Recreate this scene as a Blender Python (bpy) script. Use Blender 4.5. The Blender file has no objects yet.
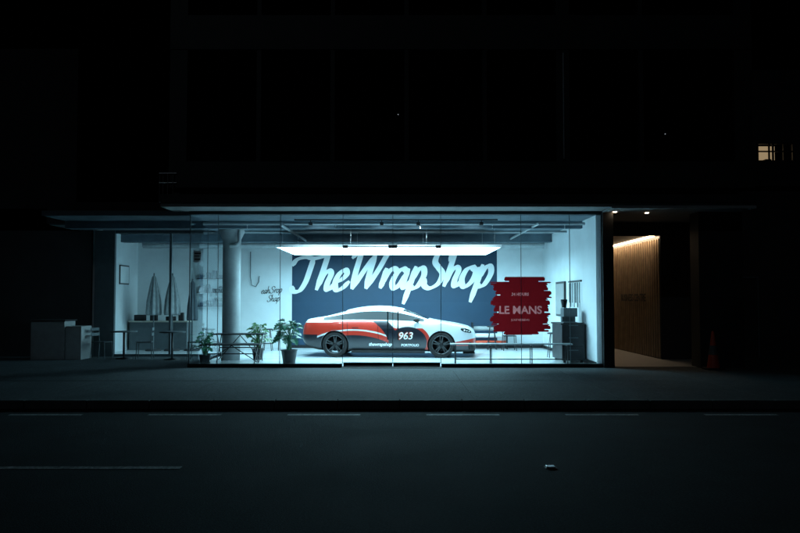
import bpy, bmesh, math, random
import numpy as np
from mathutils import Vector, Matrix
from mathutils.bvhtree import BVHTree
random.seed(7)
S = bpy.context.scene
COL = S.collection
R = math.radians

# ------------------------------------------------------------------ materials
def newmat(name):
    m = bpy.data.materials.new(name); m.use_nodes = True
    nt = m.node_tree
    for n in list(nt.nodes): nt.nodes.remove(n)
    out = nt.nodes.new('ShaderNodeOutputMaterial')
    return m, nt, out

def pr(name, col, rough=0.6, metal=0.0, var=0.15, scale=6.0, bump=0.0, bscale=60.0, rvar=0.1, coat=0.0, spec=0.5, fine=0):
    m, nt, out = newmat(name)
    b = nt.nodes.new('ShaderNodeBsdfPrincipled')
    tc = nt.nodes.new('ShaderNodeTexCoord')
    no = nt.nodes.new('ShaderNodeTexNoise'); no.inputs['Scale'].default_value = scale
    no.inputs['Detail'].default_value = 6; no.inputs['Roughness'].default_value = 0.65
    nt.links.new(tc.outputs['Object'], no.inputs['Vector'])
    rm = nt.nodes.new('ShaderNodeValToRGB')
    rm.color_ramp.elements[0].position = 0.3; rm.color_ramp.elements[1].position = 0.7
    rm.color_ramp.elements[0].color = (*[c*(1-var) for c in col], 1)
    rm.color_ramp.elements[1].color = (*[min(1, c*(1+var)) for c in col], 1)
    nt.links.new(no.outputs['Fac'], rm.inputs['Fac'])
    colout = rm.outputs['Color']
    if fine:
        nf = nt.nodes.new('ShaderNodeTexNoise'); nf.inputs['Scale'].default_value = fine; nf.inputs['Detail'].default_value = 3
        nt.links.new(tc.outputs['Object'], nf.inputs['Vector'])
        rf = nt.nodes.new('ShaderNodeValToRGB')
        rf.color_ramp.elements[0].position = 0.35; rf.color_ramp.elements[0].color = (0.30, 0.30, 0.30, 1)
        rf.color_ramp.elements[1].position = 0.72; rf.color_ramp.elements[1].color = (1.0, 1.0, 1.0, 1)
        e = rf.color_ramp.elements.new(0.6); e.color = (0.6, 0.6, 0.6, 1)
        nt.links.new(nf.outputs['Fac'], rf.inputs['Fac'])
        vm = nt.nodes.new('ShaderNodeVectorMath'); vm.operation = 'MULTIPLY'
        vs_ = nt.nodes.new('ShaderNodeVectorMath'); vs_.operation = 'SCALE'; vs_.inputs['Scale'].default_value = 1.75
        nt.links.new(colout, vm.inputs[0]); nt.links.new(rf.outputs['Color'], vm.inputs[1]); nt.links.new(vm.outputs[0], vs_.inputs[0])
        colout = vs_.outputs[0]
    nt.links.new(colout, b.inputs['Base Color'])
    mr = nt.nodes.new('ShaderNodeMapRange')
    mr.inputs['To Min'].default_value = max(0.02, rough-rvar); mr.inputs['To Max'].default_value = min(1, rough+rvar)
    nt.links.new(no.outputs['Fac'], mr.inputs['Value']); nt.links.new(mr.outputs['Result'], b.inputs['Roughness'])
    b.inputs['Metallic'].default_value = metal
    b.inputs['Coat Weight'].default_value = coat
    b.inputs['Specular IOR Level'].default_value = spec
    if bump > 0:
        n2 = nt.nodes.new('ShaderNodeTexNoise'); n2.inputs['Scale'].default_value = bscale; n2.inputs['Detail'].default_value = 4
        nt.links.new(tc.outputs['Object'], n2.inputs['Vector'])
        bp = nt.nodes.new('ShaderNodeBump'); bp.inputs['Strength'].default_value = bump; bp.inputs['Distance'].default_value = 0.01
        nt.links.new(n2.outputs['Fac'], bp.inputs['Height']); nt.links.new(bp.outputs['Normal'], b.inputs['Normal'])
    nt.links.new(b.outputs[0], out.inputs[0])
    return m

def emi(name, col, st):
    m, nt, out = newmat(name)
    e = nt.nodes.new('ShaderNodeEmission'); e.inputs[0].default_value = (*col, 1); e.inputs[1].default_value = st
    nt.links.new(e.outputs[0], out.inputs[0]); return m

def glassmat(name, tint=(0.93, 0.97, 0.97), refl=1.0, rough=0.0):
    m, nt, out = newmat(name)
    t = nt.nodes.new('ShaderNodeBsdfTransparent'); t.inputs[0].default_value = (*tint, 1)
    g = nt.nodes.new('ShaderNodeBsdfGlossy'); g.inputs['Roughness'].default_value = rough
    g.inputs['Color'].default_value = (0.9, 0.95, 1, 1)
    f = nt.nodes.new('ShaderNodeFresnel'); f.inputs['IOR'].default_value = 1.5
    mu = nt.nodes.new('ShaderNodeMath'); mu.operation = 'MULTIPLY'; mu.inputs[1].default_value = refl
    mx = nt.nodes.new('ShaderNodeMixShader')
    nt.links.new(f.outputs[0], mu.inputs[0]); nt.links.new(mu.outputs[0], mx.inputs[0])
    nt.links.new(t.outputs[0], mx.inputs[1]); nt.links.new(g.outputs[0], mx.inputs[2])
    nt.links.new(mx.outputs[0], out.inputs[0]); return m

def translucent(name, col, f=0.5):
    m, nt, out = newmat(name)
    tc = nt.nodes.new('ShaderNodeTexCoord')
    no = nt.nodes.new('ShaderNodeTexNoise'); no.inputs['Scale'].default_value = 5; no.inputs['Detail'].default_value = 5
    nt.links.new(tc.outputs['Object'], no.inputs['Vector'])
    rm = nt.nodes.new('ShaderNodeValToRGB')
    rm.color_ramp.elements[0].color = (*[c*0.8 for c in col], 1); rm.color_ramp.elements[1].color = (*[min(1, c*1.15) for c in col], 1)
    nt.links.new(no.outputs['Fac'], rm.inputs['Fac'])
    d = nt.nodes.new('ShaderNodeBsdfDiffuse'); t = nt.nodes.new('ShaderNodeBsdfTranslucent')
    nt.links.new(rm.outputs[0], d.inputs[0]); nt.links.new(rm.outputs[0], t.inputs[0])
    mx = nt.nodes.new('ShaderNodeMixShader'); mx.inputs[0].default_value = f
    nt.links.new(d.outputs[0], mx.inputs[1]); nt.links.new(t.outputs[0], mx.inputs[2])
    nt.links.new(mx.outputs[0], out.inputs[0]); return m

M_asph = pr('asphalt', (0.026, 0.031, 0.035), 0.88, var=0.45, scale=0.9, bump=1.0, bscale=70, fine=45, spec=0.25)
M_ground = pr('ground_mat', (0.05, 0.05, 0.05), 0.9)
M_pave = pr('pavement_mat', (0.066, 0.080, 0.088), 0.85, var=0.35, scale=0.7, bump=0.8, bscale=40, fine=34, spec=0.3)
M_kerb = pr('kerb_mat', (0.07, 0.08, 0.085), 0.85, var=0.35, scale=3, bump=0.4)
M_gutter = pr('gutter_mat', (0.025, 0.025, 0.028), 0.85, var=0.3, scale=2, bump=0.3, spec=0.25)
M_pjoint = pr('pavement_joint_mat', (0.045, 0.05, 0.055), 0.85, var=0.3, scale=2, bump=0.3)
M_line = pr('road_paint', (0.5, 0.5, 0.5), 0.7, var=0.6, scale=10, bump=0.4, fine=30)
M_black = pr('black_metal', (0.012, 0.012, 0.014), 0.4, var=0.2)
M_dark = pr('dark_cladding', (0.02, 0.021, 0.023), 0.55, var=0.3, scale=1.5)
M_dark2 = pr('dark_render', (0.035, 0.035, 0.038), 0.8, var=0.3, scale=1.0, bump=0.3)
M_conc = pr('concrete', (0.33, 0.35, 0.36), 0.75, var=0.15, scale=2.5, bump=0.25, bscale=25)
M_soffit = pr('soffit_concrete', (0.3, 0.31, 0.31), 0.8, var=0.15, scale=1.5)
M_ceil = pr('ceiling_paint', (0.10, 0.14, 0.17), 0.8, var=0.25, scale=2)
M_white = pr('white_wall', (0.74, 0.78, 0.80), 0.7, var=0.08, scale=0.9)
M_blue = pr('blue_wall', (0.011, 0.042, 0.085), 0.6, var=0.10, scale=1.0)
M_floor = pr('polished_floor', (0.62, 0.66, 0.68), 0.22, var=0.12, scale=1.5, rvar=0.08)
M_vinyl = pr('white_vinyl', (0.82, 0.85, 0.86), 0.5, var=0.02)
M_steel = pr('steel', (0.55, 0.56, 0.57), 0.3, metal=1.0, var=0.1)
M_chrome = pr('polished_stud', (0.85, 0.85, 0.85), 0.28, metal=1.0, var=0.05, rvar=0.04)
M_galv = pr('galvanised_duct', (0.35, 0.38, 0.40), 0.45, metal=0.5, var=0.15)
M_timber = pr('timber_slat', (0.44, 0.32, 0.20), 0.5, var=0.25, scale=4)
M_ply = pr('pale_timber', (0.6, 0.55, 0.46), 0.5, var=0.15, scale=4)
M_rubber = pr('rubber', (0.015, 0.015, 0.016), 0.8)
M_red = pr('red_plastic', (0.55, 0.06, 0.02), 0.5)
M_leaf = pr('leaf_green', (0.03, 0.13, 0.07), 0.4, var=0.5, scale=9)
M_leaf2 = pr('leaf_light', (0.07, 0.16, 0.06), 0.45, var=0.5, scale=9)
M_soil = pr('soil', (0.03, 0.02, 0.015), 0.9)
M_cloth = pr('parasol_cloth', (0.26, 0.29, 0.30), 0.9, var=0.2, scale=8, bump=0.3)
M_cloth2 = pr('dark_cardboard', (0.10, 0.12, 0.14), 0.9, var=0.2, scale=8)
M_greybox = pr('grey_laminate', (0.33, 0.34, 0.34), 0.6, var=0.1)
M_glass = glassmat('shop_glass')
M_glassd = glassmat('upper_glass', (0.35, 0.38, 0.4), 1.2)
M_joint = pr('silicone_joint', (0.08, 0.10, 0.11), 0.5)
M_gedge = pr('glass_edge', (0.25, 0.42, 0.42), 0.2)
LIGHTC = (0.44, 0.84, 1.0)
M_panel = emi('light_panel_diffuser', LIGHTC, 15.5)
M_led = emi('warm_led', (1.0, 0.72, 0.46), 17.0)
M_down = emi('warm_downlight', (1.0, 0.74, 0.48), 22.0)
M_winlit = emi('lit_room', (1.0, 0.72, 0.40), 0.30)
M_bulb = emi('bulb', (0.9, 0.95, 1.0), 0.8)

# ------------------------------------------------------------------ helpers
def group(name, loc=(0, 0, 0), rz=0):
    e = bpy.data.objects.new(name, None); e.empty_display_size = 0.3
    e.location = loc; e.rotation_euler = (0, 0, rz); COL.objects.link(e); return e
def put(o, parent, keep=True):
    if parent is not None:
        o.parent = parent
        if keep:
            o.matrix_parent_inverse = (Matrix.Translation(parent.location) @ parent.rotation_euler.to_matrix().to_4x4()).inverted()
    return o
def mesh(name, vs, fs, mats, parent=None, smooth=False, keep=True, midx=None):
    me = bpy.data.meshes.new(name); me.from_pydata([tuple(v) for v in vs], [], fs)
    for m in (mats if isinstance(mats, (list, tuple)) else [mats]): me.materials.append(m)
    if smooth: me.polygons.foreach_set('use_smooth', [True]*len(me.polygons))
    if midx: me.polygons.foreach_set('material_index', midx)
    me.update()
    o = bpy.data.objects.new(name, me); COL.objects.link(o)
    return put(o, parent, keep)
BF = [(0,3,2,1),(4,5,6,7),(0,1,5,4),(1,2,6,5),(2,3,7,6),(3,0,4,7)]
def boxes(name, L, mat, parent=None, bevel=0, keep=True):
    vs, fs = [], []
    for (x0,x1,y0,y1,z0,z1) in L:
        b = len(vs)
        vs += [(x0,y0,z0),(x1,y0,z0),(x1,y1,z0),(x0,y1,z0),(x0,y0,z1),(x1,y0,z1),(x1,y1,z1),(x0,y1,z1)]
        fs += [tuple(i+b for i in f) for f in BF]
    o = mesh(name, vs, fs, mat, parent, keep=keep)
    if bevel:
        md = o.modifiers.new('bev', 'BEVEL'); md.width = bevel; md.segments = 2
    return o
def box(name, x0,x1,y0,y1,z0,z1, mat, parent=None, bevel=0, keep=True):
    return boxes(name, [(x0,x1,y0,y1,z0,z1)], mat, parent, bevel, keep)
def tubes(name, paths, r, mat, parent=None, keep=True, cyc=False):
    cu = bpy.data.curves.new(name, 'CURVE'); cu.dimensions = '3D'
    for pts in paths:
        sp = cu.splines.new('POLY'); sp.points.add(len(pts)-1)
        for i, p in enumerate(pts): sp.points[i].co = (*p, 1)
        sp.use_cyclic_u = cyc
    cu.bevel_depth = r; cu.bevel_resolution = 3; cu.use_fill_caps = True
    cu.materials.append(mat)
    o = bpy.data.objects.new(name, cu); COL.objects.link(o)
    return put(o, parent, keep)
def lathe(name, prof, mat, loc=(0,0,0), axis='Z', segs=40, parent=None, keep=True, smooth=True, pleat=0):
    vs, fs = [], []
    n = len(prof)
    for i in range(segs):
        a = 2*math.pi*i/segs
        for (r, h) in prof:
            r = r*(1+pleat*math.sin(a*8))
            p = (r*math.cos(a), r*math.sin(a), h)
            if axis == 'Y': p = (p[0], p[2], p[1])
            if axis == 'X': p = (p[2], p[0], p[1])
            vs.append((p[0]+loc[0], p[1]+loc[1], p[2]+loc[2]))
    for i in range(segs):
        j = (i+1) % segs
        for k in range(n-1):
            fs.append((i*n+k, j*n+k, j*n+k+1, i*n+k+1))
    return mesh(name, vs, fs, mat, parent, smooth, keep)
def textmesh(name, body, size, ext=0.002, shear=0.0, offset=0.0):
    cu = bpy.data.curves.new(name+'_c', 'FONT'); cu.body = body; cu.size = size; cu.extrude = ext
    cu.align_x = 'CENTER'; cu.align_y = 'CENTER'; cu.shear = shear; cu.offset = offset
    t = bpy.data.objects.new(name+'_t', cu); COL.objects.link(t)
    dg = bpy.context.evaluated_depsgraph_get()
    me = bpy.data.meshes.new_from_object(t.evaluated_get(dg))
    bpy.data.objects.remove(t)
    me.name = name; return me
def text(name, body, size, loc, rot, mat, parent=None, ext=0.002, keep=True, sx=1.0, shear=0.0, offset=0.0):
    me = textmesh(name, body, size, ext, shear, offset)
    me.materials.clear(); me.materials.append(mat)
    o = bpy.data.objects.new(name, me); COL.objects.link(o)
    o.location = loc; o.rotation_euler = rot; o.scale = (sx, 1, 1)
    return put(o, parent, keep)

def catmull(P, n=8):
    P = [np.array(p, float) for p in P]
    Q = [2*P[0]-P[1]] + P + [2*P[-1]-P[-2]]
    out = []
    for i in range(1, len(Q)-2):
        for k in range(n):
            t = k/n
            out.append(0.5*((2*Q[i]) + (-Q[i-1]+Q[i+1])*t + (2*Q[i-1]-5*Q[i]+4*Q[i+1]-Q[i+2])*t*t + (-Q[i-1]+3*Q[i]-3*Q[i+1]+Q[i+2])*t**3))
    out.append(P[-1]); return out

# brush script alphabet: strokes per letter, x-height 1, ascender 2
GL = {
 'T': (1.04, [[(-0.72,1.30),(-0.55,1.62),(-0.1,1.74),(0.4,1.66),(1.15,1.82)], [(0.34,1.66),(0.34,1.1),(0.32,0.45),(0.15,0.0),(-0.2,-0.02),(-0.38,0.25)]]),
 'h': (0.90, [[(0.02,2.1),(0.04,1.2),(0.02,0.0)], [(0.03,0.15),(0.14,0.75),(0.36,1.0),(0.54,0.82),(0.5,0.35),(0.58,0.03),(0.76,0.08),(0.94,0.35)]]),
 'e': (0.76, [[(0.02,0.42),(0.3,0.50),(0.5,0.78),(0.35,1.02),(0.1,0.82),(0.02,0.4),(0.2,0.0),(0.5,0.06),(0.78,0.42)]]),
 'W': (1.76, [[(-0.25,1.6),(-0.02,1.9),(0.16,1.75),(0.2,0.9),(0.3,0.0)], [(0.3,0.0),(0.66,1.0),(0.98,1.75)], [(0.98,1.8),(0.98,0.9),(1.06,0.0)], [(1.06,0.0),(1.42,1.0),(1.64,1.8),(1.9,2.0)]]),
 'r': (0.66, [[(0.08,1.05),(0.1,0.5),(0.07,0.0)], [(0.08,0.2),(0.22,0.75),(0.42,1.02),(0.62,0.95),(0.64,0.78)]]),
 'a': (0.90, [[(0.56,0.8),(0.36,1.0),(0.08,0.78),(-0.02,0.3),(0.18,-0.02),(0.42,0.2),(0.60,0.75)], [(0.64,1.0),(0.59,0.4),(0.66,0.02),(0.82,0.08),(0.98,0.38)]]),
 'p': (0.86, [[(0.1,1.1),(0.1,0.2),(0.06,-0.85)], [(0.1,0.35),(0.28,0.9),(0.52,1.0),(0.69,0.62),(0.54,0.08),(0.28,-0.04),(0.12,0.12)]]),
 'S': (1.10, [[(1.02,1.28),(0.98,1.66),(0.62,1.84),(0.24,1.66),(0.22,1.28),(0.52,0.98),(0.82,0.66),(0.76,0.18),(0.38,-0.06),(0.02,0.10),(-0.06,0.46)]]),
 'o': (0.78, [[(0.34,1.0),(0.06,0.82),(-0.02,0.35),(0.22,-0.04),(0.54,0.2),(0.62,0.7),(0.36,1.0),(0.5,0.84),(0.88,0.94)]]),
}
def script_lettering(name, word, ox, oz, y, s, mat, parent, slant=0.33, rot=0.0, thick=0.27, thin=0.12, sx=1.0):
    vs, fs = [], []
    adv = 0; k = 0
    for ch in word:
        w, strokes = GL[ch]
        for st in strokes:
            pts = catmull([((adv+p[0])*sx + slant*p[1], p[1]) for p in st], 8)
            n = len(pts); base = len(vs); k += 1
            pen = np.array([math.cos(R(20)), math.sin(R(20))])
            for i, p in enumerate(pts):
                a = pts[max(0, i-1)]; b = pts[min(n-1, i+1)]
                t = (b-a); t /= (np.linalg.norm(t)+1e-9)
                nr = np.array([-t[1], t[0]])
                wd = thin + (thick-thin)*abs(float(nr @ pen))**1.2
                e = min(i, n-1-i)/3.0; wd *= min(1.0, 0.55+0.45*e)
                for sg in (1, -1):
                    q = p + nr*sg*wd/2
                    u, v = q[0]*s, q[1]*s
                    X = ox + u*math.cos(rot) - v*math.sin(rot); Z = oz + u*math.sin(rot) + v*math.cos(rot)
                    vs.append((X, y - 0.0015*k - 0.00004*i, Z))
            for i in range(n-1):
                b0 = base+2*i
                fs.append((b0, b0+1, b0+3, b0+2))
        adv += w
    return mesh(name, vs, fs, mat, parent)

# ------------------------------------------------------------------ ground, road
mesh('ground', [(-400,-400,-0.02),(400,-400,-0.02),(400,600,-0.02),(-400,600,-0.02)], [(0,1,2,3)], M_ground)
mesh('road', [(-150,-4,0),(150,-4,0),(150,12.2,0),(-150,12.2,0)], [(0,1,2,3)], M_asph)
mesh('gutter', [(-150,12.2,0.001),(150,12.2,0.001),(150,12.52,0.001),(-150,12.52,0.001)], [(0,1,2,3)], M_gutter)
boxes('kerb', [(-60+i*1.0, -60+i*1.0+0.992, 12.5, 12.66, -0.05, 0.132) for i in range(120)], M_kerb, bevel=0.012)
box('pavement', -150,150,12.66,32,-0.1,0.13, M_pave)
box('opposite_pavement', -150,150,-9,-4.0,-0.1,0.13, M_pave)
boxes('pavement_joints', [(-30+i*2.4, -30+i*2.4+0.012, 12.66, 18.4, 0.125, 0.1335) for i in range(26)] + [(-30,30,15.5,15.512,0.125,0.133)], M_pjoint)
lm = []
x = -14.3
while x < 16:
    lm.append((x, x+1.1)); x += 2.1
mesh('parking_bay_marking', [p for (a,b) in lm for p in ((a,11.78,0.004),(b,11.78,0.004),(b,11.88,0.004),(a,11.88,0.004))], [tuple(range(4*i,4*i+4)) for i in range(len(lm))], M_line)
mesh('lane_marking', [p for (a,b) in ((-5.3,-2.27),(5.2,8.2),(-12.8,-9.8),(12.7,15.7)) for p in ((a,8.08,0.004),(b,8.08,0.004),(b,8.2,0.004),(a,8.2,0.004))], [tuple(range(4*i,4*i+4)) for i in range(4)], M_line)
ce = group('road_reflector', (1.56, 8.15, 0))
box('stud_base', 1.50,1.62,8.09,8.21,0.0,0.008, M_joint, ce, bevel=.003)
box('stud_top', 1.515,1.605,8.105,8.195,0.008,0.022, M_chrome, ce, bevel=.004)

# ------------------------------------------------------------------ shop building
B = group('commercial_building', (0, 22, 0))
XL, XR, YF, YB = -5.0, 4.68, 18.5, 25.5
XA, YA = -8.6, 22.0
FZ = 0.15
box('shop_floor', XL,XR,YF+0.06,YB,0.131,FZ, M_floor, B)
box('annex_floor', XA,XL,YA+0.05,YB,0.131,FZ, M_floor, B)
CZ = 3.75
box('ceiling', XA,XR,YF+0.1,YB,CZ,CZ+0.12, M_ceil, B)
box('back_wall_blue', -3.54,3.18,YB,YB+0.15,FZ,3.42, M_blue, B)
boxes('back_wall_white', [(XA,-3.54,YB+0.003,YB+0.15,FZ,CZ),(3.18,XR,YB+0.003,YB+0.15,FZ,CZ),(-3.54,3.18,YB+0.003,YB+0.15,3.42,CZ)], M_white, B)
boxes('side_wall', [(XR,XR+0.12,YF+0.05,YB+0.15,0.13,CZ)], M_white, B)
boxes('annex_side_wall', [(XA-0.12,XA,YA+0.05,YB+0.15,0.13,CZ)], M_white, B)
boxes('skirting', [(3.18,XR,YB-0.015,YB+0.002,FZ,FZ+0.1),(XR-0.015,XR-0.001,YF+0.1,YB-0.02,FZ,FZ+0.1),(-3.54,3.18,YB-0.012,YB-0.001,FZ,FZ+0.1)], M_black, B)
boxes('wall_sockets', [(-2.2,-2.1,YB-.012,YB-.001,.55,.63),(1.6,1.7,YB-.012,YB-.001,.55,.63),(-4.0,-3.9,YB-.012,YB,.55,.63)], M_vinyl, B, bevel=.003)
box('pillar_right', 4.81,5.06,YF-0.1,27.2,0.13,3.84, M_dark, B)
boxes('glass_head_frame', [(XL-0.03,XR+0.13,YF-0.03,YF+0.09,3.76,3.838)], M_joint, B)
boxes('glass_sill_frame', [(XL-0.03,-1.37,YF-0.03,YF+0.05,0.128,0.22),(0.98,XR+0.13,YF-0.03,YF+0.05,0.128,0.22),(-1.37,0.98,YF-0.02,YF+0.04,0.128,0.155)], M_black, B)
box('threshold_plate', -1.37,0.98,YF-0.25,YF-0.03,0.128,0.142, M_black, B)
vx = [XL, -4.33, -2.85, -1.36, -0.17, 0.97, 2.88, 4.04, XR+0.1]
pan = []
for a, b in zip(vx[:-1], vx[1:]):
    z0 = 0.22
    if a in (-1.36, -0.17): z0 = 0.25
    pan.append((a+0.008, b-0.008, z0))
vs, fs = [], []
for a, b, z0 in pan:
    k = len(vs); vs += [(a,YF,z0),(b,YF,z0),(b,YF,3.76),(a,YF,3.76)]; fs.append((k,k+1,k+2,k+3))
k = len(vs); vs += [(XL,YF+0.01,0.22),(XL,YA,0.22),(XL,YA,3.76),(XL,YF+0.01,3.76)]; fs.append((k,k+1,k+2,k+3))
k = len(vs); vs += [(-8.06,YA,0.2),(XL-0.01,YA,0.2),(XL-0.01,YA,3.6),(-8.06,YA,3.6)]; fs.append((k,k+1,k+2,k+3))
mesh('shopfront_glass', vs, fs, M_glass, B)
boxes('glass_joints', [(v-0.007,v+0.007,YF-0.008,YF+0.008,0.22,3.76) for v in vx[1:-1]] + [(XL-0.012,XL+0.012,YF-0.012,YF+0.012,0.22,3.76)] + [(XL-0.008,XL+0.008,20.2,20.216,0.22,3.76)], M_joint, B)
boxes('glass_transom', [(-1.36,0.97,YF-0.012,YF+0.012,2.985,3.0)], M_gedge, B)
boxes('door_rails', [(-1.34,-0.18,YF-0.02,YF+0.02,0.16,0.25),(-0.16,0.95,YF-0.02,YF+0.02,0.16,0.25)], M_black, B)
boxes('door_fittings', [(-0.28,-0.06,YF-0.022,YF+0.022,2.96,3.04),(-1.36,-1.24,YF-0.022,YF+0.022,2.96,3.03),(0.85,0.97,YF-0.022,YF+0.022,2.96,3.03)], M_galv, B)
tubes('door_handles', [[(-0.29,YF-0.03,0.8),(-0.29,YF-0.07,0.8),(-0.29,YF-0.07,1.45),(-0.29,YF-0.03,1.45)],[(-0.05,YF-0.03,0.8),(-0.05,YF-0.07,0.8),(-0.05,YF-0.07,1.45),(-0.05,YF-0.03,1.45)]], 0.014, M_black, B)
boxes('annex_frame', [(-8.62,-8.06,YA-0.06,YA+0.06,0.13,3.69),(-8.055,XL,YA-0.04,YA+0.04,3.6,3.695),(-8.055,XL-0.02,YA-0.03,YA+0.03,0.13,0.2),(-6.52,-6.46,YA-0.03,YA+0.03,0.2,3.6)], M_joint, B)
# slab / canopy
box('canopy_soffit', -5.43,4.80,17.6,18.47,3.84,3.9, M_soffit, B)
box('canopy_fascia', -5.43,4.80,17.56,17.6,3.838,3.93, M_soffit, B)
box('canopy_deck', -5.46,8.1,17.5,18.6,3.935,4.12, M_dark, B)
box('first_floor_slab', -5.46,8.1,18.6,27.3,3.935,4.3, M_dark, B)
box('annex_roof_slab', -9.3,-5.47,20.4,27.3,3.74,4.3, M_dark2, B)
box('annex_soffit', -9.25,-5.47,20.45,21.95,3.70,3.738, M_joint, B)
box('corner_soffit', -5.43,-5.04,18.5,20.4,3.84,3.9, M_soffit, B)
boxes('annex_outer_wall', [(-14,-8.73,YA,YA+0.2,0.13,3.69)], M_dark2, B)
lathe('round_column', [(0.235,FZ),(0.235,3.3),(0.24,3.32),(0.33,3.5),(0.33,3.75)], M_conc, (-4.45,20.55,0), parent=B)
tubes('column_brace_pipe', [[(-4.45,20.3,3.15),(-4.3,20.3,3.15),(-4.2,20.3,3.25),(-4.2,20.3,3.6),(-4.0,20.3,3.7),(-3.4,20.3,3.7)]], 0.05, M_conc, B)
boxes('ceiling_beams', [(XA,XR,19.9,20.15,3.56,CZ),(XA,XR,23.9,24.2,3.5,CZ)], M_ceil, B)
tubes('ceiling_pipes', [[(-4.9,19.3,3.62),(4.6,19.3,3.62)],[(-4.9,21.4,3.6),(4.6,21.4,3.6)],[(-2.9,18.9,3.55),(-2.9,25.3,3.55)],[(3.4,18.9,3.6),(3.4,25.3,3.6)]], 0.035, M_galv, B)
tubes('air_duct', [[(-8.2,24.8,3.5),(4.6,24.8,3.5)]], 0.14, M_galv, B)
boxes('cable_tray', [(-4.5,4.5,20.6,20.85,3.63,3.68)], M_black, B)
tubes('sprinkler_drops', [[(x,19.3,3.62),(x,19.3,3.5)] for x in (-3.8,-1.6,0.5,2.3,4.1)], 0.012, M_steel, B)

# upper facade (dark)
U = [( -5.3, 8.1, 17.7, 17.9, 4.3, 4.9), (-5.3, 8.1, 17.7, 17.9, 7.5, 8.3), (-5.3,8.1,17.7,17.9,10.9,14)]
boxes('upper_spandrels', U, M_dark, B)
cols = [(-5.3,-4.9),(-3.3,-3.2),(-1.6,-1.5),(0.1,0.2),(1.9,2.0),(3.6,3.9),(5.5,5.6),(7.7,8.1)]
boxes('upper_mullions', [(a,b,17.72,17.9,4.9,7.5) for a,b in cols]+[(a,b,17.72,17.9,8.3,10.9) for a,b in cols], M_dark, B)
vs, fs = [], []
for (z0, z1) in ((4.9,7.5),(8.3,10.9)):
    for (a, b), (c, d) in zip(cols[:-1], cols[1:]):
        k = len(vs); vs += [(b,17.82,z0),(c,17.82,z0),(c,17.82,z1),(b,17.82,z1)]; fs.append((k,k+1,k+2,k+3))
mesh('upper_windows', vs, fs, M_glassd, B)
boxes('upper_rooms', [(-5.3,8.1,22,22.2,4.3,14),(-5.3,-5.2,17.9,22,4.3,14),(8.0,8.1,17.9,22,4.3,14),(-5.2,8.0,17.9,22,7.6,8.2),(-5.3,8.1,17.7,22.2,14.0,14.3)], M_dark2, B)
tubes('lit_mullion_fin', [[(3.75,17.66,4.95),(3.75,17.66,7.4)]], 0.022, M_galv, B)  # metal fin shaped as the thin line of light on a lit mullion
for i, p in enumerate([(-0.05,20.5,6.65),(6.6,19.2,5.85),(-2.95,19.5,4.95)]):
    lathe('room_bulb_%d' % i, [(0,-0.013),(0.010,-0.009),(0.013,0),(0.010,0.009),(0,0.013)], M_bulb, p, segs=10, parent=B)
tubes('balcony_railing', [[(-5.5,17.7,4.13),(-5.5,17.7,4.62)],[(-5.42,17.7,4.13),(-5.42,17.7,4.62)],[(-5.3,17.65,4.13),(-5.3,17.65,4.62)],[(-5.18,17.65,4.13),(-5.18,17.65,4.62)],[(-5.5,17.66,4.62),(-5.1,17.66,4.62)],[(-5.5,17.66,4.4),(-5.1,17.66,4.4)]], 0.012, M_steel, B)

# lobby on the right
LX = 7.0
box('lobby_floor', 5.06,LX+0.9,18.6,27.2,0.131,0.14, M_greybox, B)
box('lobby_right_wall', LX,LX+0.1,20.95,27.2,0.14,3.6, M_black, B)
boxes('lobby_timber_slats', [(LX-0.026,LX-0.002,20.96+i*0.20,20.96+i*0.20+0.09,0.16,3.38) for i in range(31)], M_timber, B)
box('lobby_back_wall', 5.06,LX-0.06,27.0,27.2,0.14,3.6, M_greybox, B)
box('lobby_front_panel', LX,LX+1.1,20.88,20.945,0.141,3.6, M_dark2, B)
box('lobby_ceiling', 5.06,LX+0.1,20.96,27.2,3.47,3.6, M_greybox, B)
box('lobby_head', 5.06,LX+1.1,20.84,20.878,3.44,3.8, M_dark, B)
box('porch_soffit', 4.81,8.1,17.6,20.9,3.81,3.93, M_conc, B)
box('lobby_led_strip', LX-0.17,LX-0.11,21.0,26.9,3.43,3.468, M_led, B)
boxes('pillar_entrance', [(7.06,8.1,18.35,18.9,0.13,3.81)], M_dark, B)
boxes('lobby_door_frame', [(5.06,5.10,20.9,20.95,0.14,3.44)], M_black, B)
boxes('porch_downlights', [(5.05,5.12,18.3,18.37,3.80,3.809),(5.87,5.94,18.5,18.57,3.80,3.809)], M_down, B)
text('lobby_lettering', 'BUSINESS CENTRE', 0.30, (LX-0.035,23.3,1.78), (R(90),0,R(-90)), M_black, B, offset=.006)

# ------------------------------------------------------------------ overhead light panel
PL = group('ceiling_light_panel', (-0.3, 22.1, 3.1))
px0, px1, py0, py1, pz = -3.26, 2.66, 20.3, 23.8, 3.10
box('diffuser', px0+0.03,px1-0.03,py0+0.03,py1-0.03,pz+0.004,pz+0.02, M_panel, PL)
boxes('frame', [(px0,px1,py0,py0+0.03,pz,pz+0.07),(px0,px1,py1-0.03,py1,pz,pz+0.07),(px0,px0+0.03,py0+0.03,py1-0.03,pz,pz+0.07),(px1-0.03,px1,py0+0.03,py1-0.03,pz,pz+0.07)], M_vinyl, PL)
box('backing', px0+0.03,px1-0.03,py0+0.03,py1-0.03,pz+0.021,pz+0.06, M_vinyl, PL)
tubes('hanging_wires', [[(x,y,pz+0.06),(x,y,CZ)] for x in (-3.1,-1.3,0.7,2.5) for y in (20.5,23.6)], 0.005, M_steel, PL)
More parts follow.
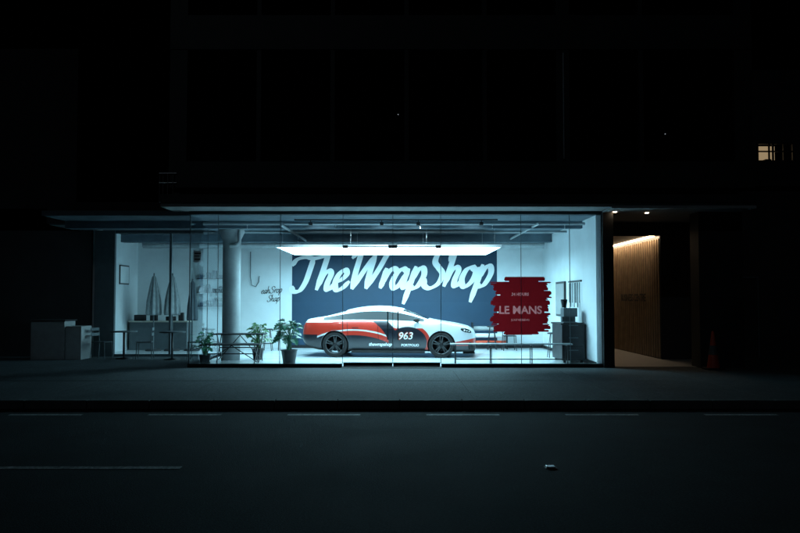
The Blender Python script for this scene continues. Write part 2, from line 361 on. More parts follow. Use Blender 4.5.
# spotlights added near the glass to brighten the side of the car
TS = group('added_spotlights', (0.1, 19.1, 3.6))
boxes('added_spot_rail', [(-2.6,2.4,19.05,19.08,3.68,3.71)], M_black, TS)
for i, a in enumerate((-2.2,-0.45,0.45,2.0)):
    boxes('added_spot_head_%d' % i, [(a-0.045,a+0.045,19.0,19.14,3.56,3.63),(a-0.012,a+0.012,19.05,19.074,3.63,3.68)], M_dark2, TS, bevel=0.01)
    ld = bpy.data.lights.new('added_fill_spot', 'SPOT'); ld.energy = 95; ld.color = (0.62, 0.90, 1.0); ld.spot_size = R(110); ld.spot_blend = 1.0; ld.shadow_soft_size = 0.05
    lo = bpy.data.objects.new('added_fill_spot_%d' % i, ld); COL.objects.link(lo)
    lo.location = (a, 19.17, 3.52)
    lo.rotation_euler = (Vector((a*0.7-0.1, 22.2, 1.0))-Vector((a, 19.17, 3.52))).to_track_quat('-Z', 'Y').to_euler()
    put(lo, TS)

# ------------------------------------------------------------------ lettering and decal
script_lettering('wall_lettering_sign', 'TheWrapShop', -3.38, 2.02, YB-0.01, 0.63, M_vinyl, None, rot=R(1.6), slant=0.36, sx=0.955, thick=0.33, thin=0.16)
script_lettering('wall_graffiti_lettering', 'eahSrop', -4.55, 1.92, YB-0.005, 0.115, M_black, None, rot=R(4), thick=0.2)
script_lettering('wall_graffiti_lettering', 'Shap', -4.35, 1.66, YB-0.005, 0.11, M_black, None, rot=R(4), thick=0.2)
DG = group('window_decal_banner', (2.85, YF+0.02, 1.6))
M_dred = translucent('red_decal', (0.16, 0.005, 0.008), 0.55)
M_dpink = translucent('pale_decal', (0.50, 0.16, 0.16), 0.55)
def bvh_of(me, dx, dz):
    return BVHTree.FromPolygons([(v.co.x+dx, v.co.y+dz, v.co.z) for v in me.vertices], [tuple(p.vertices) for p in me.polygons])
TX = [bvh_of(textmesh('a','LE MANS',0.26,0,0,0.006), 2.86, 1.48), bvh_of(textmesh('b','24 HOURS',0.09,0,0,0.003), 2.86, 1.86), bvh_of(textmesh('c','JUNE WEEKEND',0.06,0,0,0.001), 2.86, 1.25)]
z0, z1 = 0.90, 2.28
cuts = [z0]
while cuts[-1] < z1: cuts.append(cuts[-1]+random.choice([0.035,0.05,0.07,0.10,0.13]))
cuts[-1] = z1; rows = len(cuts)-1
ed = []
for i in range(rows):
    l = 2.15+random.choice([0,0.03,0.06,0.09,0.05,0.0])+random.uniform(0,0.02); r = 3.60-random.choice([0,0.03,0.06,0.09,0.06,0.0])-random.uniform(0,0.02)
    if i == 0: l += .20; r -= .25
    if i == rows-1: l += .30; r -= .15
    ed.append((l, r))
cs = 0.009
vs, fs, mi = [], [], []
vid = {}
def vget(i, j):
    if (i, j) not in vid:
        vid[(i, j)] = len(vs); vs.append((2.1+i*cs, YF+0.012, z0+j*cs))
    return vid[(i, j)]
for j in range(int((z1-z0)/cs)):
    zz = z0+(j+.5)*cs; rI = min(rows-1, max(0, int(np.searchsorted(cuts, zz))-1)); fr = (zz-cuts[rI])/(cuts[rI+1]-cuts[rI])
    for i in range(int(1.6/cs)):
        xx = 2.1+(i+.5)*cs
        l, r = ed[rI]; rnd = 0.03*(2*fr-1)**2 + 0.02*math.sin(xx*3+rI)
        if fr < .16 and (xx < l+.07+.09*math.sin(rI*5) or xx > r-.06-.09*math.cos(rI*3)): continue
        if xx < l+rnd or xx > r-rnd: continue
        hit = any(t.ray_cast(Vector((xx, zz, 1)), Vector((0,0,-1)))[0] is not None for t in TX)
        fs.append((vget(i,j), vget(i+1,j), vget(i+1,j+1), vget(i,j+1))); mi.append(1 if hit else 0)
mesh('decal_film', vs, fs, [M_dred, M_dpink], DG, midx=mi)
SG = group('door_sticker_sign', (-4.7, YF+0.01, 2.7))
box('plate', -4.93,-4.72,YF+0.012,YF+0.016,2.62,2.9, M_vinyl, SG)
boxes('print', [(-4.90,-4.75,YF+0.009,YF+0.0115,2.82,2.85),(-4.90,-4.78,YF+0.009,YF+0.0115,2.76,2.78),(-4.90,-4.76,YF+0.009,YF+0.0115,2.68,2.71)], M_black, SG)

# ------------------------------------------------------------------ CAR
def livery():
    m, nt, out = newmat('race_livery_paint')
    b = nt.nodes.new('ShaderNodeBsdfPrincipled')
    tc = nt.nodes.new('ShaderNodeTexCoord'); sp = nt.nodes.new('ShaderNodeSeparateXYZ')
    nt.links.new(tc.outputs['Object'], sp.inputs[0]); X, Z = sp.outputs[0], sp.outputs[2]
    def mt(op, a, b2=None):
        n = nt.nodes.new('ShaderNodeMath'); n.operation = op
        for i, v in enumerate((a, b2)):
            if v is None: continue
            if isinstance(v, (int, float)): n.inputs[i].default_value = v
            else: nt.links.new(v, n.inputs[i])
        return n.outputs[0]
    def dist(cx, cz, kx=1.0):
        a = mt('MULTIPLY', mt('SUBTRACT', X, cx), kx); c = mt('SUBTRACT', Z, cz)
        return mt('SQRT', mt('ADD', mt('MULTIPLY', a, a), mt('MULTIPLY', c, c)))
    lt = lambda a, v: mt('LESS_THAN', a, v)
    gt = lambda a, v: mt('GREATER_THAN', a, v)
    AND = lambda *q: (q[0] if len(q) == 1 else mt('MULTIPLY', q[0], AND(*q[1:])))
    cur = None
    def mix(fac, col):
        nonlocal cur
        n = nt.nodes.new('ShaderNodeMix'); n.data_type = 'RGBA'
        nt.links.new(fac, n.inputs[0])
        if cur is None: n.inputs[6].default_value = (0.66, 0.69, 0.71, 1)
        else: nt.links.new(cur, n.inputs[6])
        n.inputs[7].default_value = (*col, 1); cur = n.outputs[2]
    RED = (0.52, 0.034, 0.018); NAVY = (0.010, 0.012, 0.02); WH = (0.66, 0.69, 0.71)
    zl = mt('ADD', 0.60, mt('MULTIPLY', mt('SUBTRACT', X, 0.3), -0.10))
    mix(AND(lt(Z, zl), lt(X, 1.02)), NAVY)
    d1 = dist(-0.95, -0.35, 0.62)
    mix(AND(lt(d1, 1.36), gt(d1, 1.12), lt(X, 0.85)), RED)
    mix(AND(lt(d1, 1.12), gt(d1, 1.08), lt(X, 0.6)), WH)
    mix(AND(lt(d1, 1.08), gt(d1, 0.96), lt(X, 0.1), gt(X, -1.7)), RED)
    mix(AND(gt(d1, 1.36), lt(X, -1.2), lt(Z, 0.95)), RED)
    mix(AND(lt(X, -1.95), lt(Z, 0.62)), NAVY)
    d4 = dist(-1.35, 0.1, 0.8); mix(AND(gt(d4, 1.16), lt(d4, 1.40), lt(Z, 1.0)), NAVY)
    d3 = dist(0.55, 0.42, 0.8); mix(AND(gt(d3, 0.42), lt(d3, 0.50), gt(X, 0.25), lt(Z, 0.8)), RED)
    mix(AND(lt(d3, 0.42)), NAVY)
    mix(AND(gt(X, 1.2), lt(Z, mt('ADD', 0.30, mt('MULTIPLY', mt('SUBTRACT', X, 1.2), 0.20)))), RED)
    mix(AND(gt(X, 1.75), lt(Z, 0.33)), NAVY)
    for x0 in (0.80, -0.22, -1.06):
        a = mt('ABSOLUTE', mt('SUBTRACT', mt('ADD', X, mt('MULTIPLY', Z, 0.06)), x0))
        mix(AND(lt(a, 0.006), gt(Z, 0.28), lt(Z, 0.95)), (0.01,0.01,0.01))
    nt.links.new(cur, b.inputs['Base Color'])
    b.inputs['Roughness'].default_value = 0.3; b.inputs['Coat Weight'].default_value = 0.6; b.inputs['Coat Roughness'].default_value = 0.06
    nt.links.new(b.outputs[0], out.inputs[0]); return m
M_livery = livery()
M_cglass = pr('car_glass', (0.008, 0.009, 0.011), 0.10, var=0.0, rvar=0.02, spec=0.2)
M_wheel = pr('dark_alloy', (0.03, 0.03, 0.033), 0.35, metal=0.6)
M_spoke = pr('alloy_spoke', (0.10, 0.105, 0.11), 0.35, metal=0.6)
M_tail = pr('tail_lamp', (0.35, 0.01, 0.01), 0.2)

CAR = group('sports_sedan', (-0.26, 22.28, FZ), R(-5))
kt = [(-2.40,.76),(-2.37,.93),(-2.28,1.04),(-2.0,1.10),(-1.6,1.20),(-1.2,1.31),(-.8,1.39),(-.4,1.42),(0,1.41),(.35,1.35),(.7,1.235),(1.0,1.10),(1.15,1.035),(1.5,.975),(1.9,.91),(2.2,.835),(2.34,.755),(2.40,.64)]
kb = [(-2.40,.68),(-2.37,.85),(-2.28,.95),(-2.0,.98),(-1.4,.98),(-.5,.945),(.5,.935),(1.1,.95),(1.5,.965),(1.9,.90),(2.2,.81),(2.34,.72),(2.40,.60)]
kw = [(-2.40,.72),(-2.37,.80),(-2.28,.88),(-2.0,.95),(-1.4,.985),(-.5,.945),(.5,.935),(1.4,.975),(1.9,.955),(2.2,.90),(2.34,.80),(2.40,.64)]
ku = [(-2.40,.40),(-2.30,.28),(-2.1,.21),(-1.8,.16),(0,.15),(1.9,.14),(2.25,.14),(2.36,.15),(2.40,.20)]
kc = [(-2.2,0),(-1.7,.6),(-1.1,1),(.35,1),(.8,.7),(1.2,0)]
xs = sorted(set([round(v,3) for v in list(np.linspace(-2.2,2.2,45))] + [-2.40,-2.385,-2.35,-2.28,2.28,2.34,2.38,2.40]))
def itp(k, x): return float(np.interp(x, [a for a,_ in k], [b for _,b in k]))
def sm(k, x): return sum(itp(k, min(2.4, max(-2.4, x+o)))*w for o, w in ((-.1,.2),(-.05,.2),(0,.2),(.05,.2),(.1,.2))) if abs(x) < 2.15 else itp(k, x)
vs, fs, mi = [], [], []
NP = 12
def section(x):
    t, bz, w, u, c = sm(kt,x), sm(kb,x), sm(kw,x), sm(ku,x), sm(kc,x)
    bz = min(bz, t-0.012)
    rw = (0.62*c + 0.74*w*(1-c)); rz = t - (0.07*c + 0.008*(1-c))
    rz = max(rz, bz+0.003)
    h = bz-u
    P = [(0,u),(.80*w,u),(.945*w,u+.05*min(1,h/.3)),(.985*w,u+.33*h),(1.0*w,u+.62*h),(.985*w,u+.86*h),(.935*w,bz)]
    L6 = P[-1]
    f = lambda q: (L6[0]+(rw-L6[0])*q, L6[1]+(rz-L6[1])*q)
    P += [f(.07), f(.92), (rw,rz), (rw*.58,t-.016*c-.004), (0,t)]
    return P
full = []
for x in xs:
    P = section(x)
    ring = [(x,-y,z) for (y,z) in P] + [(x,y,z) for (y,z) in reversed(P[1:-1])]
    full.append(len(vs)); vs += ring
NR = 2*NP-2
for i in range(len(xs)-1):
    xm = (xs[i]+xs[i+1])/2
    for k in range(NR):
        k2 = (k+1) % NR
        fs.append((full[i]+k, full[i+1]+k, full[i+1]+k2, full[i]+k2))
        row = k if k < NP-1 else NR-1-k
        m = 0
        if row == 7 and -1.85 < xm < 1.02: m = 1
        if row >= 9 and (0.42 < xm < 1.12 or -2.05 < xm < -1.15): m = 1
        if row <= 1: m = 2
        if row == 2 and xm > 2.25: m = 2
        mi.append(m)
for i, sgn in ((0, -1), (len(xs)-1, 1)):
    c = len(vs); ring = [vs[full[i]+k] for k in range(NR)]
    zc = sum(r[2] for r in ring)/NR
    vs.append((xs[i]+0.01*sgn, 0, zc))
    for k in range(NR):
        k2 = (k+1) % NR
        fs.append((full[i]+k, full[i]+k2, c) if sgn > 0 else (full[i]+k2, full[i]+k, c)); mi.append(0)
body = mesh('body', vs, fs, [M_livery, M_cglass, M_rubber], CAR, True, keep=False, midx=mi)
bm = bmesh.new(); bm.from_mesh(body.data); bmesh.ops.recalc_face_normals(bm, faces=bm.faces); bm.to_mesh(body.data); bm.free()
sd = body.modifiers.new('sub', 'SUBSURF'); sd.levels = 2; sd.render_levels = 2
WX = (1.47, -1.46); WR = 0.35
cutters = []
for x in WX:
    for s in (-1, 1):
        c = lathe('cut', [(0,0.62),(WR+.03,0.62),(WR+.03,1.2),(0,1.2)] if s > 0 else [(0,-1.2),(WR+.03,-1.2),(WR+.03,-.62),(0,-.62)], M_rubber, (x,0,WR), 'Y', 48, CAR, keep=False, smooth=False)
        bm = bmesh.new(); bm.from_mesh(c.data); bmesh.ops.remove_doubles(bm, verts=bm.verts, dist=1e-5); bmesh.ops.recalc_face_normals(bm, faces=bm.faces); bm.to_mesh(c.data); bm.free()
        md = body.modifiers.new('arch', 'BOOLEAN'); md.operation = 'DIFFERENCE'; md.object = c; md.solver = 'EXACT'; md.material_mode = 'TRANSFER'
        cutters.append(c)
bpy.context.view_layer.update()
dg = bpy.context.evaluated_depsgraph_get()
nm = bpy.data.meshes.new_from_object(body.evaluated_get(dg))
body.modifiers.clear(); body.data = nm; nm.name = 'body'
for c in cutters: bpy.data.objects.remove(c)
for i, x in enumerate(WX):
    for s in (-1, 1):
        w = group('wheel', (x, s*0.83, WR)); w.parent = CAR
        lathe('tyre', [(.25,-.11),(.30,-.125),(.335,-.115),(WR,-.085),(WR,.085),(.335,.115),(.30,.125),(.25,.11)], M_rubber, (0,0,0), 'Y', 48, w, keep=False)
        lathe('rim', [(.25,-.11),(.262,-.118),(.245,-.10),(.235,0),(.235,.1),(.25,.11)], M_wheel, (0,0,0), 'Y', 48, w, keep=False)
        lathe('brake_disc', [(0,.01*s),(.18,.01*s),(.18,.03*s),(0,.03*s)], M_wheel, (0,0,0), 'Y', 32, w, keep=False)
        vs2, fs2 = [], []
        for k in range(10):
            a = 2*math.pi*(k//2)/5 + (0.16 if k % 2 else -0.16) + 0.3
            a0 = 2*math.pi*(k//2)/5 + 0.3 + (0.05 if k % 2 else -0.05)*4
            p0 = Vector((0.04*math.cos(a0), 0, 0.04*math.sin(a0))); p1 = Vector((.248*math.cos(a), 0, .248*math.sin(a)))
            d = (p1-p0).normalized(); nn = Vector((-d.z, 0, d.x))*0.014
            yo, yi = s*0.095, s*0.06
            b0 = len(vs2)
            for p, y2 in ((p0, yo-0.01*s), (p1, yo)):
                vs2 += [tuple(p+nn+Vector((0,y2,0))), tuple(p-nn+Vector((0,y2,0))), tuple(p-nn*1.2+Vector((0,yi,0))), tuple(p+nn*1.2+Vector((0,yi,0)))]
            fs2 += [(b0,b0+1,b0+5,b0+4),(b0+1,b0+2,b0+6,b0+5),(b0+2,b0+3,b0+7,b0+6),(b0+3,b0,b0+4,b0+7)]
        mesh('spokes', vs2, fs2, M_spoke, w, keep=False)
        lathe('hub', [(0,s*.10),(.045,s*.10),(.06,s*.085),(.06,s*.05)], M_wheel, (0,0,0), 'Y', 20, w, keep=False)
        lathe('rim_lip', [(.238,s*.108),(.25,s*.122),(.256,s*.12),(.258,s*.112)], M_spoke, (0,0,0), 'Y', 48, w, keep=False)
def ell(name, c, r, mat, parent, rot=(0,0,0)):
    bm = bmesh.new(); bmesh.ops.create_uvsphere(bm, u_segments=20, v_segments=12, radius=1)
    me = bpy.data.meshes.new(name); bm.to_mesh(me); bm.free(); me.materials.append(mat)
    me.polygons.foreach_set('use_smooth', [True]*len(me.polygons))
    o = bpy.data.objects.new(name, me); COL.objects.link(o); o.parent = parent
    o.location = c; o.scale = r; o.rotation_euler = rot; return o
for s in (-1, 1):
    ell('headlamp', (2.14, s*.845, .735), (.17,.075,.06), M_cglass, CAR, (0, R(18), s*R(-24)))
    for q in (-.06, .0, .06):
        ell('headlamp_led', (2.16+q, s*(.905-q*.5), .735-q*.25), (.022,.02,.018), M_vinyl, CAR)
    ell('air_curtain', (2.24, s*.84, .33), (.05,.06,.11), M_rubber, CAR, (0,0,s*R(-35)))
    ell('mirror', (.80, s*1.0, 1.03), (.09,.11,.065), M_rubber, CAR)
    ell('mirror_stalk', (.82, s*.90, .98), (.04,.09,.02), M_rubber, CAR)
    boxes('side_skirt', [(-1.0,1.02,s*.93-.02,s*.93+.02,.125,.19)], M_rubber, CAR, bevel=.01, keep=False)
    boxes('door_handle', [(-.08,.10,s*.945-.008,s*.945+.008,.795,.81),(-.98,-.8,s*.965-.008,s*.965+.008,.805,.82)], M_rubber, CAR, keep=False)
    rt = (R(90),0,0) if s < 0 else (R(90),0,R(180))
    text('race_number', '963', .27, (.48,s*.958,.58), rt, M_red, CAR, keep=False, offset=.014, shear=.2)
    text('race_number_face', '963', .27, (.49,s*.962,.585), rt, M_vinyl, CAR, keep=False, offset=.002, shear=.2)
    text('sill_lettering', 'thewrapshop', .12, (-.20,s*.955,.36), rt, M_vinyl, CAR, keep=False, shear=.3, offset=.004)
    text('sill_lettering_small', 'PORTFOLIO', .09, (.62,s*.945,.34), rt, M_vinyl, CAR, keep=False, offset=.003)
boxes('tail_light_bar', [(-2.405,-2.36,-.60,.60,.84,.87)], M_tail, CAR, bevel=.006, keep=False)
boxes('front_splitter', [(2.05,2.38,-.70,.70,.10,.13)], M_rubber, CAR, bevel=.01, keep=False)

# ------------------------------------------------------------------ furniture
def folding_table(x, y, w, d, h, rz=0, top=M_black, leg=M_black):
    g = group('folding_table', (x, y, FZ), rz)
    box('top', -w/2,w/2,-d/2,d/2,h-.03,h, top, g, bevel=.006, keep=False)
    P = []
    for sx in (-w/2+.12, w/2-.12):
        P += [[(sx,-d/2+.03,0),(sx,d/2-.05,h-.03)],[(sx,d/2-.03,0),(sx,-d/2+.05,h-.03)]]
    P += [[(-w/2+.12,0,h*.5),(w/2-.12,0,h*.5)]]
    tubes('legs', P, .014, leg, g, keep=False)
    P = [[(-w/2+.1,0,.05),(0,0,h-.05)],[(w/2-.1,0,.05),(0,0,h-.05)]]
    tubes('braces', P, .011, leg, g, keep=False)
    return g
def bench(x, y, w, d, h, top):
    g = group('bench', (x, y, FZ))
    boxes('slats', [(-w/2,w/2,-d/2+i*d/3+.005,-d/2+(i+1)*d/3-.005,h-.03,h) for i in range(3)], top, g, bevel=.004, keep=False)
    P = []
    for sx in (-w/2+.12, -w/6, w/6, w/2-.12):
        P += [[(sx,-d/2+.03,0),(sx,-d/2+.03,h-.035)],[(sx,d/2-.03,0),(sx,d/2-.03,h-.035)],[(sx,-d/2+.03,h-.05),(sx,d/2-.03,h-.05)]]
    P += [[(-w/2+.12,-d/2+.03,.12),(w/2-.12,-d/2+.03,.12)]]
    tubes('legs', P, .013, M_black, g, keep=False)
def chair(x, y, z, rz, mat=M_black, name='chair'):
    g = group(name, (x, y, z), rz)
    box('seat', -.2,.2,-.2,.2,.44,.47, mat, g, bevel=.01, keep=False)
    boxes('backrest', [(-.2,.2,.19,.21,.62,.70),(-.2,.2,.20,.22,.76,.84)], mat, g, bevel=.006, keep=False)
    tubes('frame', [[(-.2,-.2,0),(-.18,-.18,.44)],[(.2,-.2,0),(.18,-.18,.44)],[(-.2,.22,0),(-.18,.18,.44),(-.18,.21,.84)],[(.2,.22,0),(.18,.18,.44),(.18,.21,.84)]], .012, mat, g, keep=False)
def stool(x, y, z, h=.68, mat=M_black):
    g = group('bar_stool', (x, y, z))
    lathe('seat', [(0,h),(.15,h),(.16,h-.02),(.15,h-.04),(0,h-.04)], mat, (0,0,0), segs=24, parent=g, keep=False)
    tubes('legs', [[(.19*math.cos(a),.19*math.sin(a),0),(.09*math.cos(a),.09*math.sin(a),h-.04)] for a in (.78,2.36,3.93,5.5)], .011, mat, g, keep=False)
    tubes('footring', [[(.155*math.cos(a),.155*math.sin(a),.22) for a in np.linspace(0,2*math.pi,20)[:-1]]], .008, mat, g, keep=False, cyc=True)
folding_table(-4.15, 19.25, 1.45, .6, .50)
folding_table(-4.1, 20.0, 1.3, .6, .72)
bench(2.75, 19.35, 3.0, .32, .50, M_galv)
chair(-3.6, 24.4, FZ, R(10)); stool(-4.1, 24.2, FZ); stool(4.2, 21.4, FZ)
chair(3.4, 24.3, FZ, R(0)); stool(2.9, 24.6, FZ, .75)

def leaf(vs, fs, base, dirv, up, L, W, notch=True):
    d = dirv.normalized(); s = d.cross(up).normalized(); n = s.cross(d).normalized()
    N = 14
    mid = []
    for i in range(N+1):
        t = i/N
        mid.append(base + d*L*t + Vector((0,0,-0.35*L*t*t)))
    prof = [math.sin(math.pi*min(1, (i/N)*0.95+0.05))**0.7*(1-0.35*i/N) for i in range(N+1)]
    for sg in (-1, 1):
        b1 = len(vs)
        for i in range(N+1):
            w = W*prof[i]
            if notch and i % 3 == 2: w *= 0.45
            vs.append(tuple(mid[i])); vs.append(tuple(mid[i] + s*sg*w + n*0.18*w + d*0.12*w))
        for i in range(N):
            k = b1+2*i; fs.append((k,k+1,k+3,k+2))
def plant(x, y, z, H, nl, L, potr=.2, poth=.36, mat=M_leaf, seed=1, notch=True):
    rnd = random.Random(seed)
    g = group('potted_plant', (x, y, z))
    lathe('pot', [(0,0),(potr*.72,0),(potr*.98,poth*.93),(potr*1.04,poth*.93),(potr*1.04,poth),(potr*.94,poth),(potr*.9,poth*.9),(0,poth*.9)], M_black, (0,0,0), segs=32, parent=g, keep=False)
    lathe('soil', [(0,poth*.91),(potr*.9,poth*.905)], M_soil, (0,0,0), segs=24, parent=g, keep=False)
    vs, fs, st = [], [], []
    for i in range(nl):
        a = rnd.uniform(0, 2*math.pi); e = rnd.uniform(.25, 1.0); r = rnd.uniform(.08, .42)*H*(1.1-e*.5)
        tip = Vector((r*math.cos(a), r*math.sin(a), poth+H*e*.85))
        b = Vector((rnd.uniform(-.05,.05), rnd.uniform(-.05,.05), poth*.9))
        m = b.lerp(tip, .5)+Vector((0,0,.12*H))*(.6)-Vector((math.cos(a),math.sin(a),0))*.05
        st.append([tuple(b), tuple(b.lerp(m,.6)), tuple(m), tuple(m.lerp(tip,.6)), tuple(tip)])
        dv = Vector((math.cos(a+rnd.uniform(-.5,.5)), math.sin(a+rnd.uniform(-.5,.5)), rnd.uniform(-.3,.5)))
        leaf(vs, fs, tip, dv, Vector((rnd.uniform(-.3,.3),rnd.uniform(-.6,.1),1)), L*rnd.uniform(.7,1.15), L*.42*rnd.uniform(.8,1.1), notch)
    mesh('leaves', vs, fs, mat, g, True, keep=False)
    tubes('stems', st, .006, mat, g, keep=False)
plant(-2.72, 19.15, FZ, .85, 44, .27, mat=M_leaf, seed=3)
plant(-3.75, 20.6, FZ, .75, 60, .16, .16, .3, M_leaf2, 5, False)
plant(-4.75, 19.0, FZ, .65, 50, .15, .14, .25, M_leaf, 9, False)

C = group('storage_cabinet', (4.35, 20.1, FZ))
box('carcass', 4.05,4.62,19.5,20.75,FZ+.06,1.1, M_black, C, bevel=.01)
box('worktop', 4.02,4.64,19.46,20.78,1.102,1.14, M_dark, C)
boxes('drawer_fronts', [(4.08,4.59,19.485,19.498,FZ+.12+i*.31,FZ+.39+i*.31) for i in range(3)], M_black, C, bevel=.004)
boxes('handles', [(4.22,4.45,19.465,19.483,FZ+.31+i*.31,FZ+.33+i*.31) for i in range(3)], M_joint, C)
boxes('castors', [(a,a+.06,b,b+.06,FZ,FZ+.06) for a in (4.1,4.52) for b in (19.55,20.6)], M_rubber, C)
K = group('coffee_machine', (4.3, 20.0, 1.14))
boxes('body', [(4.15,4.5,19.75,20.15,1.30,1.52),(4.15,4.5,19.98,20.15,1.16,1.30),(4.15,4.5,19.75,20.15,1.141,1.165)], M_joint, K, bevel=.01)
lathe('grinder_hopper', [(0,1.53),(.06,1.53),(.09,1.72),(.09,1.74),(0,1.74)], M_cglass, (4.3,20.4,0), segs=20, parent=K)
lathe('grinder_base', [(0,1.141),(.08,1.141),(.08,1.52),(0,1.52)], M_black, (4.3,20.4,0), segs=20, parent=K)
W = group('wall_screen', (XR, 22.4, 1.7))
box('bezel', XR-.06,XR-.003,21.9,23.1,1.25,2.25, M_black, W, bevel=.008)
box('display', XR-.064,XR-.061,21.96,23.04,1.31,2.19, M_greybox, W)
T = group('tool_rack', (XR, 20.9, 1.9))
boxes('rail', [(XR-.04,XR-.002,20.0,21.5,2.2,2.24)], M_black, T)
boxes('tools', [(XR-.06,XR-.042,20.05+i*.2,20.05+i*.2+.04+.03*(i%3),1.65-.12*(i%2),2.18) for i in range(7)], M_joint, T, bevel=.004)
PF = group('picture_frame', (3.9, YB, 2.0))
box('frame', 3.75,4.15,YB-.03,YB,1.7,2.2, M_black, PF)
box('print', 3.79,4.11,YB-.034,YB-.031,1.74,2.16, M_greybox, PF)
tr = group('vinyl_roll_rack', (3.1, 24.9, FZ))
boxes('uprights', [(2.3,2.34,24.9,25.2,FZ,1.0),(3.4,3.44,24.9,25.2,FZ,1.0),(2.34,3.4,24.92,24.95,FZ+.05,FZ+.09)], M_black, tr)
tubes('orange_rolls', [[(2.36,25.05,.35),(3.38,25.05,.35)]], .07, M_red, tr)
tubes('white_rolls', [[(2.36,25.05,.58),(3.38,25.05,.58)]], .07, M_vinyl, tr)
tubes('grey_rolls', [[(2.36,25.05,.81),(3.38,25.05,.81)]], .07, M_greybox, tr)

# annex interior
CT = group('service_counter', (-7.6, 24.8, FZ))
box('front', -8.5,-6.7,24.5,25.1,FZ,1.02, M_joint, CT, bevel=.005)
box('top', -8.54,-6.66,24.45,25.12,1.022,1.06, M_ply, CT)
boxes('crates', [(-8.4,-8.1,24.6,24.9,1.062,1.25),(-7.9,-7.7,24.6,24.8,1.062,1.35),(-7.4,-7.15,24.6,24.9,1.062,1.2),(-7.0,-6.85,24.6,24.75,1.062,1.32)], M_dark2, CT, bevel=.01)
def parasol(x, y, r, top, mat):
    g = group('closed_parasol', (x, y, FZ))
    lathe('folded_canopy', [(.012,top+.02),(.06,top-.05),(r*.6,top-.38),(r*.9,top-.78),(r,top-1.15),(r*.93,top-1.22),(.03,top-1.12)], mat, (0,0,0), segs=64, parent=g, keep=False, pleat=.16)
    tubes('pole', [[(0,0,.06),(0,0,top+.08)]], .02, M_joint, g, keep=False)
    lathe('base', [(0,.07),(.2,.06),(.24,.03),(.24,0)], M_dark2, (0,0,0), segs=28, parent=g, keep=False)
parasol(-7.62, 24.1, .21, 2.32, M_cloth); parasol(-7.06, 24.15, .22, 2.32, M_cloth); parasol(-6.45, 24.2, .15, 2.15, M_cloth2)
for i, (y0, y1, a, b) in enumerate([(22.6,23.4,3.0,3.35),(22.6,23.3,1.75,2.0),(23.8,24.6,2.2,2.8)]):
    g = group('picture_frame', (XA, y0, a))
    box('frame', XA+.001,XA+.03,y0,y1,a,b, M_black, g)
    box('print', XA+.031,XA+.034,y0+.04,y1-.04,a+.04,b-.04, M_vinyl, g)
SH = group('wall_shelf', (-6.0, YB, 2))
boxes('boards', [(-6.6,-5.4,YB-.25,YB,z,z+.03) for z in (1.5,1.95,2.4)], M_black, SH)
boxes('boxes_on_shelf', [(-6.5+i*.2,-6.5+i*.2+.11,YB-.2,YB-.05,z+.032,z+.032+.1+.07*((i*7+int(z*10))%3)) for i in range(5) for z in (1.5,1.95,2.4)], M_cloth2, SH)
g = group('spray_hose', (-4.6, YB, 2.6))
tubes('hose', [[(-4.9,YB-.03,3.3),(-4.9,YB-.04,2.5),(-4.85,YB-.05,2.2),(-4.72,YB-.05,2.15),(-4.62,YB-.05,2.3),(-4.6,YB-.05,2.5)]], .012, M_joint, g)

# outside left
g = group('outdoor_counter', (-9.2, 21, .13))
box('front', -9.85,-8.95,20.8,21.5,.13,1.15, M_greybox, g, bevel=.01)
box('end', -8.93,-8.5,20.8,21.5,.13,1.02, M_greybox, g, bevel=.01)
box('top', -9.88,-8.92,20.76,21.54,1.152,1.19, M_dark2, g)
def cafe_table(x, y, z):
    g = group('cafe_table', (x, y, z))
    lathe('top', [(0,.72),(.34,.72),(.35,.735),(.34,.75),(0,.75)], M_joint, (0,0,0), parent=g, keep=False)
    lathe('pedestal', [(.03,.72),(.03,.04),(.22,.02),(.22,0)], M_black, (0,0,0), segs=24, parent=g, keep=False)
cafe_table(-7.5, 21.2, .13); chair(-8.1, 21.2, .13, R(80), M_joint); chair(-6.95, 21.25, .13, R(-80), M_joint)
cafe_table(-6.1, 20.9, .13); chair(-5.5, 21.1, .13, R(-90), M_joint)

# traffic cone
g = group('traffic_cone', (7.22, 18.0, .13))
box('base', -.2,.2,-.2,.2,0,.04, M_rubber, g, bevel=.015, keep=False)
lathe('cone', [(.145,.04),(.105,.30),(.03,.86),(.02,.88),(0,.88)], M_red, (0,0,0), parent=g, keep=False)
lathe('band', [(.104,.34),(.074,.55)], M_joint, (0,0,0), parent=g, keep=False)

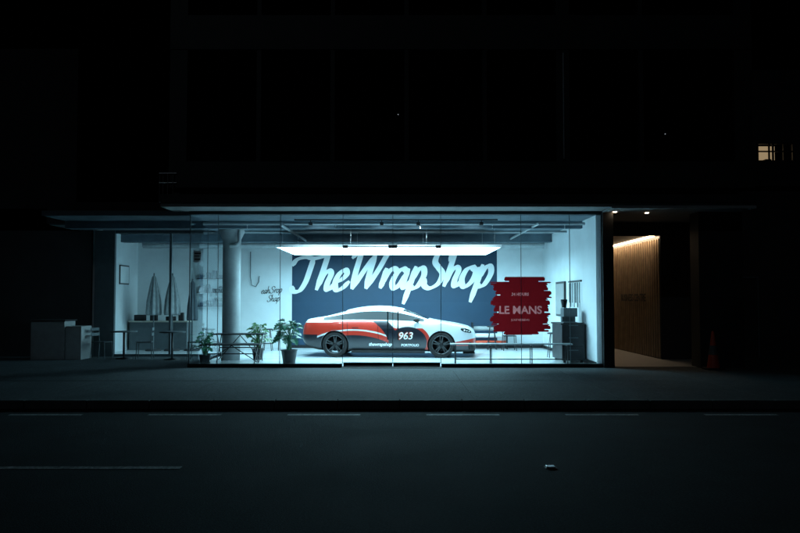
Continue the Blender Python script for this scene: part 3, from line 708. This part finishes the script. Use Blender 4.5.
# ------------------------------------------------------------------ neighbours
N = group('neighbouring_building', (13, 24, 0))
boxes('walls', [(8.3,30,22.5,22.7,.13,5.5),(8.3,30,25,25.2,5.5,6.0),(8.3,11.55,25,25.2,6.0,6.8),(12.75,30,25,25.2,6.0,6.8),(8.3,30,25,25.2,6.8,9.2)], M_dark2, N)
box('terrace', 8.3,30,22.7,25.2,5.3,5.5, M_dark2, N)
box('terrace_parapet', 8.3,30,22.3,22.5,5.0,5.75, M_dark, N)
box('lit_room_wall', 11.4,12.9,26.6,26.7,5.8,7.0, M_winlit, N)
boxes('window_frames', [(11.55,12.75,24.98,25.04,6.0,6.04),(11.55,12.75,24.98,25.04,6.76,6.8),(11.55,12.75,24.98,25.04,6.50,6.54),(11.55,11.6,24.98,25.04,6.04,6.76),(11.93,11.97,24.98,25.04,6.04,6.76),(12.05,12.10,24.98,25.04,6.04,6.76),(12.4,12.44,24.98,25.04,6.04,6.76),(12.7,12.75,24.98,25.04,6.04,6.76)], M_black, N)
boxes('room_furniture', [(11.65,11.85,26,26.2,5.8,6.35),(12.3,12.5,26,26.2,5.8,6.45)], M_black, N)
box('wall_lamp', 10.31,10.35,24.93,24.98,6.1,6.6, M_winlit, N)
boxes('shop_door_frame', [(9.2,9.25,22.44,22.49,.13,2.4),(10.3,10.35,22.44,22.49,.13,2.4),(9.25,10.3,22.44,22.49,2.35,2.4)], M_joint, N)
N2 = group('neighbouring_building', (-20, 24, 0))
boxes('walls', [(-40,-14.02,23,23.2,.13,7),(-14.2,-9.33,22.3,22.5,4.35,9)], M_dark2, N2)
boxes('door', [(-16.5,-15.6,22.94,22.99,.13,2.3)], M_black, N2)

# ------------------------------------------------------------------ world, added night fill, camera
w = bpy.data.worlds.new('World'); S.world = w; w.use_nodes = True
nt = w.node_tree; bg = nt.nodes['Background']
sky = nt.nodes.new('ShaderNodeTexSky'); sky.sky_type = 'NISHITA'; sky.sun_disc = False
sky.sun_elevation = R(-6); sky.sun_rotation = R(200)
nt.links.new(sky.outputs[0], bg.inputs[0]); bg.inputs[1].default_value = 0.03
sl = bpy.data.lights.new('added_night_fill', 'SUN'); sl.energy = 0.03; sl.angle = R(0.5); sl.color = (0.7, 0.88, 1.0)  # dim sun lamp added from behind the camera to lift the dark facade
so = bpy.data.objects.new('added_night_fill', sl); COL.objects.link(so); so.rotation_euler = (R(60), 0, R(-20))
cam = bpy.data.cameras.new('camera'); co = bpy.data.objects.new('camera', cam); COL.objects.link(co)
cam.lens = 35; cam.sensor_width = 36; cam.clip_end = 2000
co.location = (0, 0, 1.75); co.rotation_euler = (R(90+2.39), 0, 0)
S.camera = co
S.view_settings.view_transform = 'Standard'; S.view_settings.look = 'None'; S.view_settings.exposure = 0
